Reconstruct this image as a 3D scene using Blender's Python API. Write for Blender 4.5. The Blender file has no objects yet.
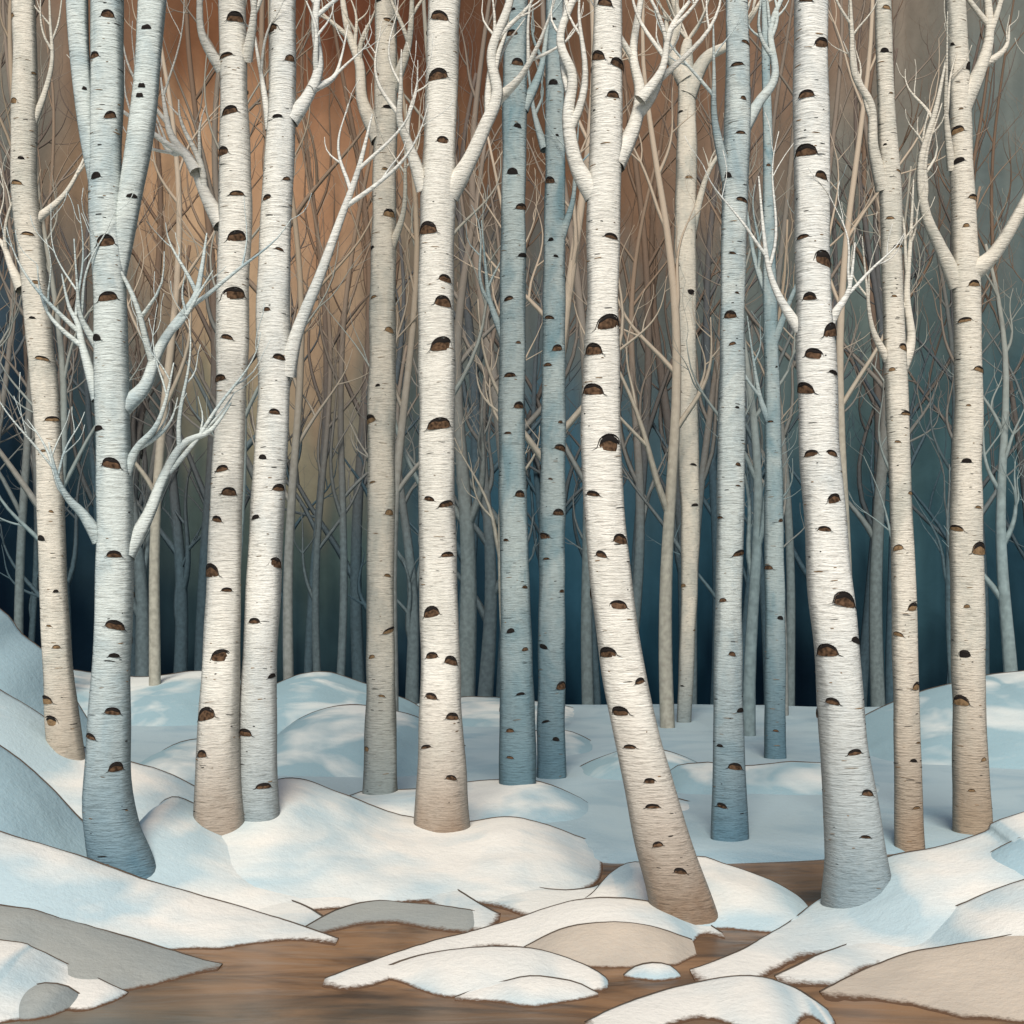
import bpy, math, random, bisect
from mathutils import Vector, noise
from mathutils.bvhtree import BVHTree

# ------------------------------------------------------------------ survey constants
F = 1024*50/36.0     # focal length of the survey view
CH = 2.0             # eye height (m)
HV = 600.0
def P(u, v, d):
    return Vector(((u-512)*d/F, d, CH-(v-HV)*d/F))
def lerp(a,b,t): return a+(b-a)*t
def catmull(p0,p1,p2,p3,t):
    return 0.5*((2*p1)+(p2-p0)*t+(2*p0-5*p1+4*p2-p3)*t*t+(3*p1-p0-3*p2+p3)*t*t*t)
def fbm(x,y,z,o=3):
    s=0;a=1
    for i in range(o):
        s+=a*noise.noise(Vector((x,y,z))); x*=2.03;y*=2.03;z*=2.03;a*=.5
    return s

# ------------------------------------------------------------------ node helpers
def newmat(name):
    m=bpy.data.materials.new(name); m.use_nodes=True
    nt=m.node_tree; b=nt.nodes['Principled BSDF']
    return m,nt,b
def N(nt,t,**k):
    n=nt.nodes.new(t)
    for a,v in k.items(): setattr(n,a,v)
    return n
def mixc(nt,fac,a,b,blend='MIX'):
    n=N(nt,'ShaderNodeMix',data_type='RGBA',blend_type=blend)
    for i,s in ((0,fac),(6,a),(7,b)):
        if hasattr(s,'is_linked'): nt.links.new(s,n.inputs[i])
        elif i==0: n.inputs[0].default_value=s
        else: n.inputs[i].default_value=(s[0],s[1],s[2],1)
    return n.outputs[2]
def noisetex(nt,scale,stretch=(1,1,1),detail=3,rough=.55,dist=0):
    g=N(nt,'ShaderNodeNewGeometry'); mp=N(nt,'ShaderNodeMapping')
    mp.inputs['Scale'].default_value=stretch
    nt.links.new(g.outputs['Position'],mp.inputs['Vector'])
    n=N(nt,'ShaderNodeTexNoise'); n.inputs['Scale'].default_value=scale
    n.inputs['Detail'].default_value=detail; n.inputs['Roughness'].default_value=rough
    n.inputs['Distortion'].default_value=dist
    nt.links.new(mp.outputs[0],n.inputs['Vector'])
    return n.outputs['Fac']
def ramp(nt,s,a,b,v0=0,v1=1):
    n=N(nt,'ShaderNodeMapRange'); n.clamp=True
    n.inputs['From Min'].default_value=a; n.inputs['From Max'].default_value=b
    n.inputs['To Min'].default_value=v0; n.inputs['To Max'].default_value=v1
    nt.links.new(s,n.inputs['Value']); return n.outputs[0]
def bump(nt,b,h,strength,dist):
    n=N(nt,'ShaderNodeBump'); n.inputs['Strength'].default_value=strength; n.inputs['Distance'].default_value=dist
    nt.links.new(h,n.inputs['Height']); nt.links.new(n.outputs[0],b.inputs['Normal'])
def posz(nt):
    g=N(nt,'ShaderNodeNewGeometry'); s=N(nt,'ShaderNodeSeparateXYZ')
    nt.links.new(g.outputs['Position'],s.inputs[0]); return s.outputs
def nrm(nt):
    g=N(nt,'ShaderNodeNewGeometry'); s=N(nt,'ShaderNodeSeparateXYZ')
    nt.links.new(g.outputs['Normal'],s.inputs[0]); return s.outputs
def madd(nt,a,b,op='ADD'):
    n=N(nt,'ShaderNodeMath',operation=op)
    for i,s in enumerate((a,b)):
        if hasattr(s,'is_linked'): nt.links.new(s,n.inputs[i])
        else: n.inputs[i].default_value=s
    return n.outputs[0]

def snow_mat(name,col,blue,amt,rim=True):
    m,nt,b=newmat(name)
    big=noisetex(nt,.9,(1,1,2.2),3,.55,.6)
    # drift shading put into the colour: white on level crests, blue on steeper faces
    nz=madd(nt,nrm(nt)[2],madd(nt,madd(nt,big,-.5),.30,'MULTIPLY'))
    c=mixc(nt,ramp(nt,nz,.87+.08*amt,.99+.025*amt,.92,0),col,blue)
    g=noisetex(nt,38,(1,1,1),2,.7)
    c=mixc(nt,ramp(nt,g,.3,.7,.0,.16),c,(.45,.48,.46))
    if rim:
        z=posz(nt)[2]
        zz=madd(nt,z,madd(nt,g,-.012,'MULTIPLY'))
        c=mixc(nt,ramp(nt,zz,-.002,.005,1,0),c,(.13,.075,.045))
    nt.links.new(c,b.inputs['Base Color']); b.inputs['Roughness'].default_value=.9
    b.inputs['Specular IOR Level'].default_value=.1
    bump(nt,b,noisetex(nt,14,(1,1,1),3,.75),.5,.02)
    return m
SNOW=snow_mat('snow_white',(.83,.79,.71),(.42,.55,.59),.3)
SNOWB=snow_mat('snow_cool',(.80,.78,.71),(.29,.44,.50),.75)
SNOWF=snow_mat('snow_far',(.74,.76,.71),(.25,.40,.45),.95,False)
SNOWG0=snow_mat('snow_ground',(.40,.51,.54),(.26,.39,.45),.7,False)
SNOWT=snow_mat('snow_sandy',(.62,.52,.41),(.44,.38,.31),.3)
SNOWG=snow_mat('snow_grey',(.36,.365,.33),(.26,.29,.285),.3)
def flat(name,c,r=.8,var=.3,sc=12,high=None):
    m,nt,b=newmat(name)
    cc=mixc(nt,ramp(nt,noisetex(nt,sc,(1,1,1),1),.3,.7),c,[x*(1-var) for x in c])
    if high: cc=mixc(nt,ramp(nt,posz(nt)[2],high[1],high[2]),cc,high[0])
    nt.links.new(cc,b.inputs['Base Color']); b.inputs['Roughness'].default_value=r
    b.inputs['Specular IOR Level'].default_value=.15
    return m
EDGE=flat('drift_ink_line',(.10,.075,.055))  # dark contour line added along drift crests, standing in for an ink outline
KNOT=flat('bark_knot',(.16,.092,.052),.85,.8,40)
BROW=flat('bark_scar',(.022,.018,.016),.9)
KNOTB=flat('bark_knot_tan',(.30,.19,.10),.85,.5,40)

def bark(name,col,dark,low,zl=.7):
    m,nt,b=newmat(name)
    streak=noisetex(nt,1.6,(5,5,46),3,.7,.4)
    fine=noisetex(nt,3.2,(4,4,95),2,.7)
    blot=noisetex(nt,2.6,(1,1,.6),3,.65,.5)
    c=mixc(nt,ramp(nt,blot,.46,.70),col,dark)
    z=posz(nt)[2]
    zz=madd(nt,z,madd(nt,blot,.8,'MULTIPLY'))
    c=mixc(nt,ramp(nt,zz,zl*.5+.1,zl*1.9+.4,.95,0),c,low)
    c=mixc(nt,ramp(nt,streak,.55,.70,0,.6),c,(.45,.43,.41),'MULTIPLY')
    c=mixc(nt,ramp(nt,fine,.50,.66,0,.5),c,(.45,.42,.40),'MULTIPLY')
    # edge shade painted into the bark colour as ink contours, east and west flanks
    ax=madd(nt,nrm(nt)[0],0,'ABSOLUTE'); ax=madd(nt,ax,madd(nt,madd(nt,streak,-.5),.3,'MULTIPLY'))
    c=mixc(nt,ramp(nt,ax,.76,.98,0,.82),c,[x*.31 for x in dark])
    nt.links.new(c,b.inputs['Base Color']); b.inputs['Roughness'].default_value=.85
    b.inputs['Specular IOR Level'].default_value=.1
    bump(nt,b,streak,.8,.02)
    return m
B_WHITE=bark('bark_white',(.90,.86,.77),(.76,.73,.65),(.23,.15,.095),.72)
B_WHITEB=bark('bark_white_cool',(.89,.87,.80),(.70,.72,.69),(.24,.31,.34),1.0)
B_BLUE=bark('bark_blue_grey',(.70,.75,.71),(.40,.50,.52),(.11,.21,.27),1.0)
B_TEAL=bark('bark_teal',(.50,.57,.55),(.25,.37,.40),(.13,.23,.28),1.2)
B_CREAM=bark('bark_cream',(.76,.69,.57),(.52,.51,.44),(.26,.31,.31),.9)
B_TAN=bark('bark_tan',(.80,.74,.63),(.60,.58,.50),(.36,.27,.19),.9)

# ------------------------------------------------------------------ mesh builder
class MB:
    def __init__(s): s.v=[];s.f=[];s.m=[]
    def tube(s,pts,rad,sides,mat=0,rough=0,seed=0):
        n=len(pts); base=len(s.v)
        t=(pts[1]-pts[0]).normalized()
        a=t.orthogonal().normalized()
        if abs(t.z)>.5: a=Vector((1,0,0))-t*t.x; a.normalize()
        for i in range(n):
            t=(pts[min(i+1,n-1)]-pts[max(i-1,0)])
            if t.length<1e-9: t=Vector((0,0,1))
            t.normalize()
            a=(a-t*a.dot(t)).normalized(); b=t.cross(a)
            for k in range(sides):
                an=2*math.pi*k/sides; r=rad[i]
                if rough: r*=1+rough*noise.noise(Vector((math.cos(an)*1.2+seed,math.sin(an)*1.2,pts[i].z*2.2)))
                s.v.append(pts[i]+(a*math.cos(an)+b*math.sin(an))*r)
        for i in range(n-1):
            for k in range(sides):
                k2=(k+1)%sides
                s.f.append((base+i*sides+k,base+i*sides+k2,base+(i+1)*sides+k2,base+(i+1)*sides+k)); s.m.append(mat)
        c=len(s.v); s.v.append(pts[-1].copy())
        for k in range(sides):
            s.f.append((base+(n-1)*sides+k,base+(n-1)*sides+(k+1)%sides,c)); s.m.append(mat)
    def obj(s,name,mats,smooth=True):
        me=bpy.data.meshes.new(name); me.from_pydata([tuple(p) for p in s.v],[],s.f)
        for m in mats: me.materials.append(m)
        me.polygons.foreach_set('material_index',s.m)
        if smooth: me.polygons.foreach_set('use_smooth',[True]*len(s.f))
        me.update()
        o=bpy.data.objects.new(name,me); bpy.context.scene.collection.objects.link(o); return o
def smooth_path(pts,rad,step):
    op=[];orr=[]
    n=len(pts)
    for i in range(n-1):
        p0=pts[max(i-1,0)];p1=pts[i];p2=pts[i+1];p3=pts[min(i+2,n-1)]
        k=max(2,int((p2-p1).length/step))
        for j in range(k):
            t=j/k
            op.append(catmull(p0,p1,p2,p3,t)); orr.append(max(.001,lerp(rad[i],rad[i+1],t)))
    op.append(pts[-1].copy()); orr.append(rad[-1])
    return op,orr

# ------------------------------------------------------------------ ground
def gz(x,y):
    def st(a,b,t):
        t=min(1,max(0,(t-a)/(b-a))); return t*t*(3-2*t)
    z=-.35+.40*st(10.2,11.2,y+.35*math.sin(x*1.3))+.08*st(12,16,y)+.9*(1-st(-6,-2,y))
    z-=1.4*st(25,30,y)+1.6*st(30,42,y)
    return z+.05*fbm(x*.3,y*.3,0)
mb=MB()
ys=[-300,-100,-40,-20,-10]+[-8+i*.35 for i in range(156)]+[50,70,120,300,600]
xs=[-600,-200,-80,-40]+[-30+i*.75 for i in range(81)]+[40,80,200,600]
for y in ys:
    for x in xs: mb.v.append(Vector((x,y,gz(x,y))))
for j in range(len(ys)-1):
    for i in range(len(xs)-1):
        a=j*len(xs)+i; mb.f.append((a,a+1,a+1+len(xs),a+len(xs))); mb.m.append(0)
ground=mb.obj('snowy_ground',[SNOWG0])
allv=[v.copy() for v in mb.v]; allf=[list(f) for f in mb.f]

# ------------------------------------------------------------------ water
m,nt,b=newmat('stream_water')
st=noisetex(nt,.9,(.5,1.7,1),5,.58,2.4)
c=mixc(nt,ramp(nt,st,.36,.62),(.055,.029,.016),(.30,.16,.075))
s2=noisetex(nt,.5,(.5,1.6,1),3,.5,1.0)
yy=posz(nt)
k=madd(nt,madd(nt,yy[1],madd(nt,yy[0],.28,'MULTIPLY')),madd(nt,s2,1.6,'MULTIPLY'),'SUBTRACT')
c=mixc(nt,ramp(nt,k,4.9,6.5,.85,0),c,(.15,.165,.14))
nt.links.new(c,b.inputs['Base Color']); b.inputs['Roughness'].default_value=.28
b.inputs['Specular IOR Level'].default_value=.35
bump(nt,b,noisetex(nt,1.7,(.7,2.2,1),3,.5,.8),.4,.03)
WATER=m
mb=MB()
nx,ny=80,40
for j in range(ny+1):
    for i in range(nx+1):
        mb.v.append(Vector((-30+60*i/nx,-6+17.3*j/ny,0)))
for j in range(ny):
    for i in range(nx):
        a=j*(nx+1)+i; mb.f.append((a,a+1,a+nx+2,a+nx+1)); mb.m.append(0)
mb.obj('stream_water',[WATER])
nb=len(allv); allv+=[v.copy() for v in mb.v]; allf+=[[q+nb for q in f] for f in mb.f]

# ------------------------------------------------------------------ snow drifts
def drift(crest,d,W,mat,p=2.0,edge=.006,d2=None,back=.5,lump=.03,seed=0,floor=-.42,water=False,emin=.3,name='snow_drift'):
    if d2 is None: d2=d
    u0,u1=crest[0][0],crest[-1][0]
    pts=[]
    n=len(crest)
    for i in range(n):
        u,v=crest[i]; dd=lerp(d,d2,(u-u0)/(u1-u0))
        if water:
            tz=.006 if (i==0 and u0>0) or (i==n-1 and u1<1024) else .035
            dd=min(dd,(CH-tz)*F/(v-HV))
        pts.append(P(u,v,dd))
    path,_=smooth_path(pts,[0]*n,.05 if d<12 else .09)
    mb=MB(); nf=26; nbk=8
    ncr=nf+nbk+1
    for i,pc in enumerate(path):
        pc=pc.copy(); pc.z+=.006*noise.noise(Vector((pc.x*5,seed,0)))+.003*noise.noise(Vector((pc.x*19,seed,0)))
        e=1.0
        if water: e=emin+(1-emin)*min(1,max(0,(pc.z)/.09))
        for j in range(-nbk,nf+1):
            if j<=0:
                s=-j/nbk; y=pc.y+back*s; z=pc.z-(pc.z+.45)*s**1.6-.02*s
            else:
                s=(j/nf)**1.15; y=pc.y-W*s*e; z=pc.z-(pc.z-floor)*s**p
                z+=lump*fbm(pc.x*1.3+seed,y*1.6,seed)*min(1,s*5)*min(1,max(.15,pc.z*5))
            mb.v.append(Vector((pc.x,y,z)))
    for i in range(len(path)-1):
        for j in range(ncr-1):
            a=i*ncr+j; mb.f.append((a,a+1,a+1+ncr,a+ncr)); mb.m.append(0)
    nb=len(allv); allv.extend(v.copy() for v in mb.v); allf.extend([q+nb for q in f] for f in mb.f)
    if edge:
        pp=[mb.v[i*ncr+nbk]+Vector((0,.004,.001)) for i in range(len(path))]
        rr=[edge*(.75+.8*noise.noise(Vector((q.x*2.2,seed,3)))) for q in pp]
        mb.tube(pp,rr,5,1)
    mb.obj(name,[mat,EDGE])

# far rolling drifts
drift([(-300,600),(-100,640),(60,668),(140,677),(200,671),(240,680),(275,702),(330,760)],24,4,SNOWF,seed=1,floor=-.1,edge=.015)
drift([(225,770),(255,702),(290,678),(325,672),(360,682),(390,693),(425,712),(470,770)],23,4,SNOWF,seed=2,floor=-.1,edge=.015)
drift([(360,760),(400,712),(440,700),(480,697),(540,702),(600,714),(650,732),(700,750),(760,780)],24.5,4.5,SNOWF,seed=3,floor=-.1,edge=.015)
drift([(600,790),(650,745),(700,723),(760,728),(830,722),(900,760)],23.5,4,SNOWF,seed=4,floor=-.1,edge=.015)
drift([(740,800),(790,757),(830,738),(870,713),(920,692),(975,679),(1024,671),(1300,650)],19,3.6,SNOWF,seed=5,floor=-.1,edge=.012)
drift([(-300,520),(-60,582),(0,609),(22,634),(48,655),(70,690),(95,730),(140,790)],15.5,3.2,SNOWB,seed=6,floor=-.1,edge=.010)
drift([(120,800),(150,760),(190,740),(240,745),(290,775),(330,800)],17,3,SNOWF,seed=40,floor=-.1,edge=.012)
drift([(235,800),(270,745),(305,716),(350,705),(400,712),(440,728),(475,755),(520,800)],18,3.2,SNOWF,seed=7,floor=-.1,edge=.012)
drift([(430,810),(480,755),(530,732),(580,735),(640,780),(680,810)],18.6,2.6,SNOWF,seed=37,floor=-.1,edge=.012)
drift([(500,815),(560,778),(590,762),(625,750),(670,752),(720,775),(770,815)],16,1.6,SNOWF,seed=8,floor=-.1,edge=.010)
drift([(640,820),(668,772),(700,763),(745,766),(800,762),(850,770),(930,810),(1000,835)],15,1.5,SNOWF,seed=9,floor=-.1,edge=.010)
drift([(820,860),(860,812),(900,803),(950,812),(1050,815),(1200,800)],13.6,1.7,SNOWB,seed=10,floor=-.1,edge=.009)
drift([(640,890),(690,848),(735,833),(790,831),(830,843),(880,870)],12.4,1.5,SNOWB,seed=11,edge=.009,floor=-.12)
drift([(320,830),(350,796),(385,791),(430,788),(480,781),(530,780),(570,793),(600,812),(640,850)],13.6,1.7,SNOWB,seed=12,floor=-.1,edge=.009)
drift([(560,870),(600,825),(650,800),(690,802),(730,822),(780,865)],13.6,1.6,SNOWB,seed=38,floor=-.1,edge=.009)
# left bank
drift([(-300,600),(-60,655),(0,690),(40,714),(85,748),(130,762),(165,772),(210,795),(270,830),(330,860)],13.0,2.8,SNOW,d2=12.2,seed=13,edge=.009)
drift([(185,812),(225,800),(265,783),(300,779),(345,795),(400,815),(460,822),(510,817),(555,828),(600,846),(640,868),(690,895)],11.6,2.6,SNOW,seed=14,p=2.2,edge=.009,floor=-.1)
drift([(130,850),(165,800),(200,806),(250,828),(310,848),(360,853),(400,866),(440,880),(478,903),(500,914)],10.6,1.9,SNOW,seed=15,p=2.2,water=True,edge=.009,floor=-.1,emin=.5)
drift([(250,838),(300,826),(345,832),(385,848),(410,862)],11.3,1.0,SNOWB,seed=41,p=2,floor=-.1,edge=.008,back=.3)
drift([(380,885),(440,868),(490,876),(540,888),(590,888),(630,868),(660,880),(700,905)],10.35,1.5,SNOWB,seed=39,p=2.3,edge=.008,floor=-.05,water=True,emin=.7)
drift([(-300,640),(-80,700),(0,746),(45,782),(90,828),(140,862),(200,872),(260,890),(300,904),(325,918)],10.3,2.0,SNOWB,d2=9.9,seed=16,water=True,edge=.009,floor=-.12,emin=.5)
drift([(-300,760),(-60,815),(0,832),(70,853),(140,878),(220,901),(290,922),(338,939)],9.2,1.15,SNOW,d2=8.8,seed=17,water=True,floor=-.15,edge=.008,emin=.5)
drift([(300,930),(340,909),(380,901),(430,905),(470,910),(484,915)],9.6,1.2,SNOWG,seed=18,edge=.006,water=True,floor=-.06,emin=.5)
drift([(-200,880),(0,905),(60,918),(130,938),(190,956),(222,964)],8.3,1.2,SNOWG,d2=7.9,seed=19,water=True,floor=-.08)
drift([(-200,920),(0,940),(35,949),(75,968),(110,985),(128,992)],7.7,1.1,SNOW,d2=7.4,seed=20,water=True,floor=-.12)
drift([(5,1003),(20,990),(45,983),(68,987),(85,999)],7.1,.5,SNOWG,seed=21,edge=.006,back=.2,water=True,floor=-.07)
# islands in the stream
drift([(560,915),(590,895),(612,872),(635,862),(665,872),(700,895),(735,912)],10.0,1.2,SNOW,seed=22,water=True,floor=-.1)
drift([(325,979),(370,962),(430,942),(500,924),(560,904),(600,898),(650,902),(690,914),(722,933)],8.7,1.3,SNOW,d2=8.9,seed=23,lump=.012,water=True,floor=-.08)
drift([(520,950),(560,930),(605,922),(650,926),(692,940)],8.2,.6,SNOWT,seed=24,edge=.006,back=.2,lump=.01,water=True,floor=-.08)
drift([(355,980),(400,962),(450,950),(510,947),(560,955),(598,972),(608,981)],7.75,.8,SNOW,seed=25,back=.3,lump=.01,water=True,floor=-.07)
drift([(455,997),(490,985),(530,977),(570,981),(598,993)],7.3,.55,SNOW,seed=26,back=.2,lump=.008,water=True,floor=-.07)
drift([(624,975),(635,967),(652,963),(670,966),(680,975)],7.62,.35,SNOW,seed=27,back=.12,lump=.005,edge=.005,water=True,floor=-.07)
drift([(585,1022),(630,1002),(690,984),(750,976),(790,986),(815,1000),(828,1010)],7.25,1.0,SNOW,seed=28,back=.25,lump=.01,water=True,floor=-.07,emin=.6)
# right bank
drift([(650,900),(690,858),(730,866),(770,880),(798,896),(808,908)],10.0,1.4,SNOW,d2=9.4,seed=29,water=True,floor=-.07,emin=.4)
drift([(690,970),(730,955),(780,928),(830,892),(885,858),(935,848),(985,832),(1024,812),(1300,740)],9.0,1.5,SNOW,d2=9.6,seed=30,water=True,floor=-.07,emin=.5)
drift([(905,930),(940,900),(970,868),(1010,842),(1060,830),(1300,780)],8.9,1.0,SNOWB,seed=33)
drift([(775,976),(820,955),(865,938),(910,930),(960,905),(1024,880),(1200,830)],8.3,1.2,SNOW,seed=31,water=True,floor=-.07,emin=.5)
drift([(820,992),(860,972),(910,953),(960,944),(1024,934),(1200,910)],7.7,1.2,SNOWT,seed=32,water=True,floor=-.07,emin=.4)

bvh=BVHTree.FromPolygons([tuple(v) for v in allv],allf)
def hit(u,v):
    dr=P(u,v,10)-Vector((0,0,CH)); dr.normalize()
    h=bvh.ray_cast(Vector((0,0,CH)),dr)
    return h[0] if h[0] else P(u,v,15)

# ------------------------------------------------------------------ branches
def grow(mb,rng,p,dr,L,r,level,sides,mat=0,kids=5,up=.35,curl=.5,flat_y=.6):
    n=6 if level>0 else 5
    seg=L/n; pts=[p.copy()]; rad=[r]; q=p.copy(); d=dr.normalized()
    ph=rng.uniform(0,6.28); am=rng.uniform(.4,1)*curl
    side=rng.choice((-1,1)); ch=[]
    for i in range(n):
        t=(i+1)/n
        d=d+Vector((math.sin(ph+t*5)*am*.35,rng.uniform(-.08,.08),up*.35))
        d.normalize()
        q=q+d*seg; pts.append(q.copy()); rad.append(max(.0025,r*(1-.86*t)))
        ch.append((q.copy(),d.copy(),rad[-1],t))
    mb.tube(pts,rad,sides,mat) if level==0 else mb.tube(*smooth_path(pts,rad,seg*.5),sides,mat)
    if level<=0: return
    for i in range(kids):
        q,d,rr,t=ch[min(len(ch)-1,int((.2+.78*(i+rng.random())/kids)*len(ch)))]
        side=-side; an=math.radians(rng.uniform(24,50))*side
        nd=Vector((d.x*math.cos(an)+d.z*math.sin(an),d.y+rng.uniform(-flat_y,flat_y),-d.x*math.sin(an)+d.z*math.cos(an)))
        grow(mb,rng,q,nd,L*rng.uniform(.4,.65)*(1.15-.5*t),rr*.74,level-1,max(4,sides-1),mat,max(2,kids-1),up,curl,flat_y)

# ------------------------------------------------------------------ birches
def patch(mb,cx,rad,zc,phi,w,h,mat,off=.004,lowk=.18,t0=0,tilt=0,na=10):
    """half-moon bark scar lying on the trunk surface (cx = centre fn of z, rad = radius fn of z)"""
    nbv=4; base=len(mb.v)
    for i in range(na+1):
        a=-1+2*i/na; e=math.sqrt(max(0,1-a*a))
        zt=h*e**.8*(1+.12*math.sin(a*5+w*90)); zb=-h*lowk*e
        zb=lerp(zb,zt,t0)
        for j in range(nbv+1):
            t=j/nbv; z=zc+lerp(zb,zt,t)+tilt*a*w*.5
            c=cx(z); r=rad(z)
            o=off*(math.sin(math.pi*t)*e)-.0005
            an=phi+a*w*.5/r
            mb.v.append(Vector((c.x+math.sin(an)*(r+o),c.y-math.cos(an)*(r+o),z)))
    for i in range(na):
        for j in range(nbv):
            q=base+i*(nbv+1)+j; mb.f.append((q,q+nbv+1,q+nbv+2,q+1)); mb.m.append(mat)
def brow(mb,cx,rad,zc,phi,w,h,mat,th,tilt=0):
    pts=[];rr=[]
    for i in range(15):
        a=-1.5+3*i/14
        z=zc+h*math.sqrt(max(0,1-min(1,a*a)))**.8-(max(0,abs(a)-1))*h*.45+tilt*a*w*.5
        c=cx(z); r=rad(z)+.0005; an=phi+a*w*.5/r
        pts.append(Vector((c.x+math.sin(an)*r,c.y-math.cos(an)*r,z))); rr.append(th*(1.03-(abs(a)/1.5)**2))
    mb.tube(pts,rr,5,mat)

def birch(stem,mat,stems=(),branches=(),knots=None,seed=0,nk=14,tw=.6,kmat=1,fu=None):
    rng=random.Random(seed)
    u0,v0,_=stem[-1]
    h=hit(u0 if fu is None else fu,v0); d=h.y
    mb=MB()
    t0=stem[0]; t1=stem[1]
    sl=(t0[0]-t1[0])/(t0[1]-t1[1])
    full=[]
    if t0[1]<5:
        for k,f in ((620,.25),(420,.5),(200,.78)):
            full.append((t0[0]-sl*k*.5+rng.uniform(-8,8),t0[1]-k,t0[2]*f))
    full+=list(stem)
    pts=[P(u,v,d) for u,v,_ in full]; rad=[w*d/F for _,_,w in full]
    pts=pts[::-1];rad=rad[::-1]
    dn=(pts[0]-pts[1]).normalized()
    pts=[pts[0]+dn*.35]+pts; rad=[rad[0]*1.15]+rad
    sp,sr=smooth_path(pts,rad,.07)
    mb.tube(sp,sr,28,0,.10,seed)
    zs=[q.z for q in sp]
    def idx(z):
        i=bisect.bisect(zs,z); return max(1,min(len(zs)-1,i))
    def cx(z):
        i=idx(z); t=(z-zs[i-1])/max(1e-6,zs[i]-zs[i-1]); t=min(1,max(0,t)); return sp[i-1].lerp(sp[i],t)
    def rd(z):
        i=idx(z); t=(z-zs[i-1])/max(1e-6,zs[i]-zs[i-1]); t=min(1,max(0,t)); return lerp(sr[i-1],sr[i],t)
    def put(phi,z): # trunk radius incl. roughness at azimuth phi
        return rd(z)*(1+.10*noise.noise(Vector((math.sin(phi)*1.2+seed,-math.cos(phi)*1.2,z*2.2))))+.0015
    ks=list(knots) if knots else []
    if not knots:
        v=v0-25-rng.random()*20; sd=1
        while v>-40:
            c=cx(CH-(v-HV)*d/F); r=rd(CH-(v-HV)*d/F)
            uc=512+c.x*F/d; ru=r*F/d; sd=-sd
            if rng.random()<.2: sd=-sd
            ks.append((uc+sd*ru*rng.uniform(.1,.9),v,rng.choice((.35,.5,.7,.95))*rng.uniform(.85,1.1)*ru)); v-=rng.uniform(.4,1.6)*560/nk
    for (u,v,w) in ks:
        z=CH-(v-HV)*d/F; c=cx(z); r=rd(z)
        s=((u-512)*d/F-c.x)/r; s=max(-.93,min(.93,s)); phi=math.asin(s)
        rr_=lambda z,phi=phi:put(phi,z)+.002
        ww=w*d/F/max(.6,math.cos(phi)); hh=ww*(rng.uniform(.36,.52) if w>15 else rng.uniform(.2,.5))
        tl=rng.uniform(-.22,.22)
        km=kmat if (w>11 or rng.random()<.6) else 2
        patch(mb,cx,rr_,z-hh*.4,phi,ww,hh,km,tilt=tl,off=.003)
        if w>9: patch(mb,cx,rr_,z-hh*.4,phi,ww*.97,hh*1.01,2,off=.006,t0=rng.uniform(.45,.75),tilt=tl)
        brow(mb,cx,rr_,z-hh*.4,phi,ww,hh*1.03,2,.0042*min(1.3,w/16+.3),tl)
    ztop=CH+(HV+50)*d/F; zb=CH-(v0-HV)*d/F
    for i in range(170):
        z=rng.uniform(zb,ztop); phi=rng.uniform(-math.pi,math.pi); w=rng.choice((.02,.03,.05,.10))*rng.uniform(.6,1.1)
        patch(mb,cx,lambda z,phi=phi:put(phi,z),z,phi,min(w,rd(z)*1.2),rng.uniform(.0015,.0045),2 if rng.random()<.45 else 3,off=.002,lowk=.8,tilt=rng.uniform(-.12,.12),na=6)
    for i in range(int(nk)):
        z=rng.uniform(zb,ztop+1); phi=rng.uniform(1.9,4.4); w=rd(z)*rng.uniform(.5,1)
        patch(mb,cx,lambda z,phi=phi:put(phi,z)+.003,z,phi,w,w*.45,1)
    for stm in stems:
        pp=[P(u,v,d) for u,v,_ in stm]; rr=[w*d/F for _,_,w in stm]
        if stm[-1][1]<5:
            k=(stm[-1][0]-stm[-2][0])/(stm[-1][1]-stm[-2][1])
            for e,f in ((150,.7),(330,.35)):
                pp.append(P(stm[-1][0]-k*e*.7,stm[-1][1]-e,d)); rr.append(rr[len(stm)-1]*f)
        a,b_=smooth_path(pp,rr,.06); mb.tube(a,b_,20,0,.07,seed+5)
        for i in range(10):
            kk=rng.randrange(2,len(a)-2); q=a[kk]; r=b_[kk]; c2=lambda z,a=a:min(a,key=lambda w:abs(w.z-z))
            patch(mb,c2,lambda z,r=r:r*1.03,q.z,rng.uniform(-.9,.9),r*rng.uniform(.5,1.1),r*.3,2)
    for br in branches:
        w0,ln=br[0]*1.3,br[1:]
        n=len(ln); yo=rng.uniform(-.35,.35)
        pp=[P(u,v,d)+Vector((0,yo*i/(n-1),0)) for i,(u,v) in enumerate(ln)]
        rr=[w0*d/F*(1-.66*(i/(n-1))**.9) for i in range(n)]; rr[0]*=1.3
        e_=(pp[-1]-pp[-2])
        if ln[-1][1]>0: pp.append(pp[-1]+e_*.8+Vector((0,0,.12))); rr.append(.004)
        a,b_=smooth_path(pp,rr,.04); mb.tube(a,b_,9,0,.06,seed)
        side=rng.choice((-1,1))
        for i in range(int(1.5+tw*n*.7)):
            k=int(len(a)*(.25+.6*rng.random())); k=min(k,len(a)-2)
            dd=(a[k+1]-a[k-1]).normalized(); side=-side; an=side*math.radians(rng.uniform(22,42))
            nd=Vector((dd.x*math.cos(an)+dd.z*math.sin(an),rng.uniform(-.4,.4),-dd.x*math.sin(an)+dd.z*math.cos(an)))
            grow(mb,rng,a[k],nd,rng.uniform(.45,1.0),b_[k]*.75,1,6,0,2,up=.5,curl=.9)
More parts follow.
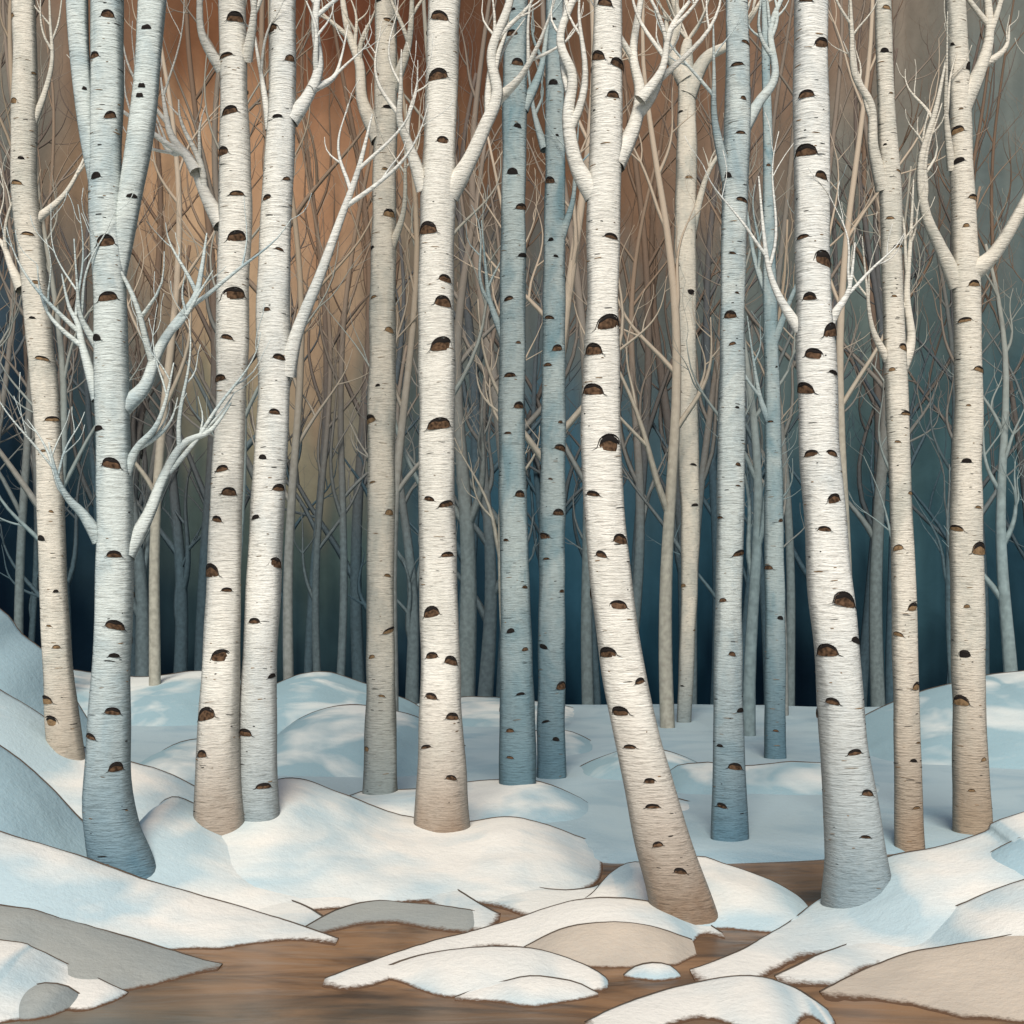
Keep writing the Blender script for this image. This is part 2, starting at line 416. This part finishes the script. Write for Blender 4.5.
    for i in range(8):
        z=ztop+rng.uniform(.3,2.8); c=cx(z); an=rng.uniform(0,6.28)
        grow(mb,rng,c,Vector((math.cos(an),math.sin(an),.9)),rng.uniform(.8,1.5),rd(z)*.4,2,5,0,3)
    return mb.obj('birch_tree',[mat,KNOT,BROW,KNOTB])

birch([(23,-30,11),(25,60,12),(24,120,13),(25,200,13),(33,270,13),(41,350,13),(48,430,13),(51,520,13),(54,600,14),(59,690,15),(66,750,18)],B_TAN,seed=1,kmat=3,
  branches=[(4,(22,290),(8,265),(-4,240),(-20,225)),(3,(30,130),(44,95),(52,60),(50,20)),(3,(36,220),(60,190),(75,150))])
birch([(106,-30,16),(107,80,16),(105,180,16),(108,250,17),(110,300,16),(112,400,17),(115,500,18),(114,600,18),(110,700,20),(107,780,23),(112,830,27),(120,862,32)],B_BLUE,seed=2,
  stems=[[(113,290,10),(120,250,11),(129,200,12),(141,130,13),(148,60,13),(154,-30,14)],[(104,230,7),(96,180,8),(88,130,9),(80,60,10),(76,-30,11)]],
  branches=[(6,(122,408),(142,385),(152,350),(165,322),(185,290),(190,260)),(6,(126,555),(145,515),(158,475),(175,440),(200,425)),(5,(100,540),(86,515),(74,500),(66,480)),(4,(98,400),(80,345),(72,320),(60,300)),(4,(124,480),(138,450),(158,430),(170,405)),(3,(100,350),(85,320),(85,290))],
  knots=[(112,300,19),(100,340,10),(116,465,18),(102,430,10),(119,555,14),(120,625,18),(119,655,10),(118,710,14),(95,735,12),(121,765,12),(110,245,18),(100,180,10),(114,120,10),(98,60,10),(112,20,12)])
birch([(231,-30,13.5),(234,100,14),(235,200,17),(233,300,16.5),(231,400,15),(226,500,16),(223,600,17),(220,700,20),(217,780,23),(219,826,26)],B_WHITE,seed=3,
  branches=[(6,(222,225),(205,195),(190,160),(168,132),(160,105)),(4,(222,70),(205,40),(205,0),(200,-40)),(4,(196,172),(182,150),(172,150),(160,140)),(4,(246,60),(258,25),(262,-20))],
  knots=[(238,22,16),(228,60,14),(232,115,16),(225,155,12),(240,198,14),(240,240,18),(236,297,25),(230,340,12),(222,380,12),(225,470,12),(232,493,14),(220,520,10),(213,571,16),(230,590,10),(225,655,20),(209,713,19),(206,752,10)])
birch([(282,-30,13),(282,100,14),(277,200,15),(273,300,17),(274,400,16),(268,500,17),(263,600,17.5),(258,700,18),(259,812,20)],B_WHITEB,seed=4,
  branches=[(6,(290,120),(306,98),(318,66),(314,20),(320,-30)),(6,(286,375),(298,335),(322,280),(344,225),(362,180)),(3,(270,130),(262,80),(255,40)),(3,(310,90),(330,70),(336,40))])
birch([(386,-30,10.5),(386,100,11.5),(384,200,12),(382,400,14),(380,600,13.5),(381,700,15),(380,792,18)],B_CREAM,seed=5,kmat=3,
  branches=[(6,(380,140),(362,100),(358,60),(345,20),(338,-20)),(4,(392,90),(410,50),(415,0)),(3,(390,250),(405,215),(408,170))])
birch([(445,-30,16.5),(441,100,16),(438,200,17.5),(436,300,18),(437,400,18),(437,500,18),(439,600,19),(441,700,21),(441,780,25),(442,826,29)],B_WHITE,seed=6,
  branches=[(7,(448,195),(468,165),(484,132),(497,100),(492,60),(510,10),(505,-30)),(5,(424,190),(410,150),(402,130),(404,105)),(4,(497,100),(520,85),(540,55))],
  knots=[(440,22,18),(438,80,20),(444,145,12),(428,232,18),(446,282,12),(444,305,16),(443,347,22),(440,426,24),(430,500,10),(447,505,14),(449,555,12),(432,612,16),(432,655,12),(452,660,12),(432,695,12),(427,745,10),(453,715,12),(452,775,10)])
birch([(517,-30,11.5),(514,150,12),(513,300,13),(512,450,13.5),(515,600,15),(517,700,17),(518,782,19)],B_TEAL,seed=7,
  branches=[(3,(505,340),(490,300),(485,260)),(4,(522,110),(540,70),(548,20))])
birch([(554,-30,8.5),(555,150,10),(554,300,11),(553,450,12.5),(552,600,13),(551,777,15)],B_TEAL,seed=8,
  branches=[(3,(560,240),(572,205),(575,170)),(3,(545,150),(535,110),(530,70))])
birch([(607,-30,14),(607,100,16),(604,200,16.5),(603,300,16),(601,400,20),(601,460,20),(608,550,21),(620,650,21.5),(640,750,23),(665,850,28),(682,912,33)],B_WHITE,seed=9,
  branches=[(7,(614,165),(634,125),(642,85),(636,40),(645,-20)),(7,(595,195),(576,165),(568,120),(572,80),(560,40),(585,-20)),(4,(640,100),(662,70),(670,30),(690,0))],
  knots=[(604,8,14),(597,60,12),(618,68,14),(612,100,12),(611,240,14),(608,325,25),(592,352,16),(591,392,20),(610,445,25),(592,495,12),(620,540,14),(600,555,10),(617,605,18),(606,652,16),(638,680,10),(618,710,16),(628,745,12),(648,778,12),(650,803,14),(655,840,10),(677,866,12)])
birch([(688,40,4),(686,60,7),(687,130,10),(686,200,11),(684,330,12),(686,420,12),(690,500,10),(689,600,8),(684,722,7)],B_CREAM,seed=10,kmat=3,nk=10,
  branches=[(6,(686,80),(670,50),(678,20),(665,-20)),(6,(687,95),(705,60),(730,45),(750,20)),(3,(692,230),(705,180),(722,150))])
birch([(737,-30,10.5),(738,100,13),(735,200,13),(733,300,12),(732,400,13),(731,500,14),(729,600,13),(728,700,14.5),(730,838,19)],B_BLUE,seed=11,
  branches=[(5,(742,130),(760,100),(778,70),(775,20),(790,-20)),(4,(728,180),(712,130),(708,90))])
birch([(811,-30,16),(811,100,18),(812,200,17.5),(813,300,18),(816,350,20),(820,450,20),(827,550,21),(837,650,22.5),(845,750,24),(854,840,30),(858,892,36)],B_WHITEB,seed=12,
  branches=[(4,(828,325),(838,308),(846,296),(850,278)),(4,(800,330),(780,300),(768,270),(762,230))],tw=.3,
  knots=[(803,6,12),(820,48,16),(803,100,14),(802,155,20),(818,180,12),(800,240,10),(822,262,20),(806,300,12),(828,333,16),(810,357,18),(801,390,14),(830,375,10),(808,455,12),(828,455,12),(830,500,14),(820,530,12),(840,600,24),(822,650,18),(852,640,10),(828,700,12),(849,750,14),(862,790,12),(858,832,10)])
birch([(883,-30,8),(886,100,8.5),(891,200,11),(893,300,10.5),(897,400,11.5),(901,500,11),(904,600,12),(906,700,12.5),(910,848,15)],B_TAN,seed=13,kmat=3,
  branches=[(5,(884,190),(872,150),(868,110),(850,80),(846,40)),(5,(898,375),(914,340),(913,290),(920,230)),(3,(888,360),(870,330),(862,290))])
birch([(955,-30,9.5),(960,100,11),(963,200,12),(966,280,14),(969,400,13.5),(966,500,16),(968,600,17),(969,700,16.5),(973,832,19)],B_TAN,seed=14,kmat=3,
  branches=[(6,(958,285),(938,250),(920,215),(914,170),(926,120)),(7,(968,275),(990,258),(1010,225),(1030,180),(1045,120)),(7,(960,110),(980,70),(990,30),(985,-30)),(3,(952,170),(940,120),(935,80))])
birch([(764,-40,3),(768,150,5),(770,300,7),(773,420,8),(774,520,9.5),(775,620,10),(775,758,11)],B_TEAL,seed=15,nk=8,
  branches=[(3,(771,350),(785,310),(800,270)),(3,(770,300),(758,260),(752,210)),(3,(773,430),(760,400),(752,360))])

# ------------------------------------------------------------------ distant woodland
def woodland(name,mats,n,d0,d1,seed,r0,hgt,kids,lev,xspan=.42,k2=3):
    rng=random.Random(seed); mb=MB()
    for i in range(n):
        d=rng.uniform(d0,d1); x=(-xspan+2*xspan*(i+rng.random())/n)*d
        base=Vector((x,d,gz(x,d)-.2)); H=rng.uniform(.5,1.05)*hgt
        r=rng.uniform(.5,1.15)*r0; mi=rng.randrange(len(mats))
        npt=10; ph=rng.uniform(0,6.3); lean=rng.uniform(-.05,.05); pts=[];rad=[]
        for k in range(npt):
            t=k/(npt-1)
            pts.append(base+Vector((lean*H*t+.03*H*math.sin(ph+t*7)*t,.3*math.sin(ph*2+t*3)*t,H*t))); rad.append(r*(1-.86*t)+.006)
        a,b_=smooth_path(pts,rad,.4); mb.tube(a,b_,7,mi)
        side=1
        for k in range(kids):
            t=.25+.73*(k+rng.random()*.8)/kids; q=min(len(a)-2,int(t*len(a))); side=-side
            grow(mb,rng,a[q],Vector((side*rng.uniform(.4,.8),rng.uniform(-.4,.4),1.1)),H*rng.uniform(.14,.3)*(1.2-.6*t),b_[q]*.64,lev,4,mi,k2,up=.45,curl=1.0)
    mb.obj(name,mats)
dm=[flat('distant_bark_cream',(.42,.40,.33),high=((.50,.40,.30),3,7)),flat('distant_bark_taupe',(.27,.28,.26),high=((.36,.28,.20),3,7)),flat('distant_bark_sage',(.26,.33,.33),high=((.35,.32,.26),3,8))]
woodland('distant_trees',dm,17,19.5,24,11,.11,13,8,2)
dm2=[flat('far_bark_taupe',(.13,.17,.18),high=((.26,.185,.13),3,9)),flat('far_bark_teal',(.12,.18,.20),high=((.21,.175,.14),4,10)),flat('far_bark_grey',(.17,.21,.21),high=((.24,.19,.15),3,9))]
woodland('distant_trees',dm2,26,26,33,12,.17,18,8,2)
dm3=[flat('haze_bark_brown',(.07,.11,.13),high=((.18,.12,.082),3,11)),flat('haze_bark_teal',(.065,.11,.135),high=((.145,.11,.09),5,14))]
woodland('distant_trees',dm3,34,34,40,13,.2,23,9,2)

# ------------------------------------------------------------------ background: mass of far forest
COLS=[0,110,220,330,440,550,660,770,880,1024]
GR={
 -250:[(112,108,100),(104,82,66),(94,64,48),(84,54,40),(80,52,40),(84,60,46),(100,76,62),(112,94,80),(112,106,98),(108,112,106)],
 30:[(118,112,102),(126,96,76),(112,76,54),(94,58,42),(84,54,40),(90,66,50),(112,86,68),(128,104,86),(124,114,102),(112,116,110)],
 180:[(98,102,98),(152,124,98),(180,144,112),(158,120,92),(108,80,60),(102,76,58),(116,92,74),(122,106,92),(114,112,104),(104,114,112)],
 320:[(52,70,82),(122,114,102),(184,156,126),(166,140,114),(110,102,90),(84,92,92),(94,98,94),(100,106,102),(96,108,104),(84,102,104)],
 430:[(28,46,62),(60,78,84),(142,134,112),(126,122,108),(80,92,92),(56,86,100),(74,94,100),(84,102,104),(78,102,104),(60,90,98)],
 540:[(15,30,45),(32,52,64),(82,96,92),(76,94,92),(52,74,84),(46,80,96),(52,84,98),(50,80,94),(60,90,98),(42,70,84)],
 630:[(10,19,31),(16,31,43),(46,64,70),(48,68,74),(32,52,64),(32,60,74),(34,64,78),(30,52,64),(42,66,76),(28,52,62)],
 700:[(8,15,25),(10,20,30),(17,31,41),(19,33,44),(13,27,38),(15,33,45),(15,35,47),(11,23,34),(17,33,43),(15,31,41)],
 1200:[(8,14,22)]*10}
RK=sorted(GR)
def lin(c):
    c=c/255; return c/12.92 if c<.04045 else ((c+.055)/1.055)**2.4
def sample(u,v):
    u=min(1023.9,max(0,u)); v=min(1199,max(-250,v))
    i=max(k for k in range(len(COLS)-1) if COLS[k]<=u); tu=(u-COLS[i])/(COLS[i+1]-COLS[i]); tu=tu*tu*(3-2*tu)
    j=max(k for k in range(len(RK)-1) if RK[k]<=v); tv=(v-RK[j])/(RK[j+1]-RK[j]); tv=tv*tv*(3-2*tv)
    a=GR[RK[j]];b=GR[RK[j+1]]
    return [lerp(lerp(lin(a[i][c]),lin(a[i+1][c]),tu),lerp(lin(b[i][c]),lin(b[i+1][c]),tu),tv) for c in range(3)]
R=43.0; mb=MB(); cols=[]
na,nz=420,200
for j in range(nz+1):
    z=-6+40*j/nz
    for i in range(na+1):
        an=math.radians(-75+150*i/na)
        rr=R+.4*fbm(an*9,z*.05,5)
        mb.v.append(Vector((math.sin(an)*rr,math.cos(an)*rr,z)))
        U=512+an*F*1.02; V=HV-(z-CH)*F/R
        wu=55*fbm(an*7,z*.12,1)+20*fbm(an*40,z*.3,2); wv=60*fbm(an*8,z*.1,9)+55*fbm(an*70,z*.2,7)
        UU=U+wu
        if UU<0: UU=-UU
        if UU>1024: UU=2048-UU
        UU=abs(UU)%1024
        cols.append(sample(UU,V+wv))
for j in range(nz):
    for i in range(na):
        a=j*(na+1)+i; mb.f.append((a,a+1,a+na+2,a+na+1)); mb.m.append(0)
m,nt,b=newmat('far_forest_wash')
at=N(nt,'ShaderNodeVertexColor',layer_name='wash')
trunks=noisetex(nt,1.2,(1,1,.05),2,.6,.3)
blot=noisetex(nt,.8,(1,1,.8),5,.72,.8)
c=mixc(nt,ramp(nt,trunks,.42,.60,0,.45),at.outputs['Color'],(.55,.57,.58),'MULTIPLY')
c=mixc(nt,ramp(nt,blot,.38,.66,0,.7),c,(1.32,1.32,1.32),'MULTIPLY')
nt.links.new(c,b.inputs['Base Color']); b.inputs['Roughness'].default_value=1; b.inputs['Specular IOR Level'].default_value=0
bg=mb.obj('background',[m])
ca=bg.data.color_attributes.new('wash','FLOAT_COLOR','POINT')
ca.data.foreach_set('color',[x for c_ in cols for x in (c_[0],c_[1],c_[2],1)])

# ------------------------------------------------------------------ light
w=bpy.data.worlds.new('World'); bpy.context.scene.world=w; w.use_nodes=True
nt=w.node_tree; bgn=nt.nodes['Background']
sk=nt.nodes.new('ShaderNodeTexSky'); sk.sky_type='NISHITA'; sk.sun_disc=False
EL,AZ=42,184
sk.sun_elevation=math.radians(EL); sk.sun_rotation=math.radians(AZ)
nt.links.new(sk.outputs[0],bgn.inputs[0]); bgn.inputs[1].default_value=.085
sl=bpy.data.lights.new('sun','SUN'); sl.energy=3.6; sl.angle=math.radians(22); sl.color=(1,.94,.85)
so=bpy.data.objects.new('sun',sl); bpy.context.scene.collection.objects.link(so)
sd=Vector((math.sin(math.radians(AZ))*math.cos(math.radians(EL)),math.cos(math.radians(AZ))*math.cos(math.radians(EL)),math.sin(math.radians(EL))))
so.rotation_euler=(-sd).to_track_quat('-Z','Y').to_euler()

cam=bpy.data.cameras.new('camera'); cam.lens=50; cam.sensor_width=36; cam.shift_y=(HV-512)/1024; cam.clip_end=2000
co=bpy.data.objects.new('camera',cam); co.location=(0,0,CH); co.rotation_euler=(math.radians(90),0,0)
bpy.context.scene.collection.objects.link(co); bpy.context.scene.camera=co
sc=bpy.context.scene; sc.view_settings.view_transform='Standard'; sc.view_settings.look='None'; sc.view_settings.exposure=0
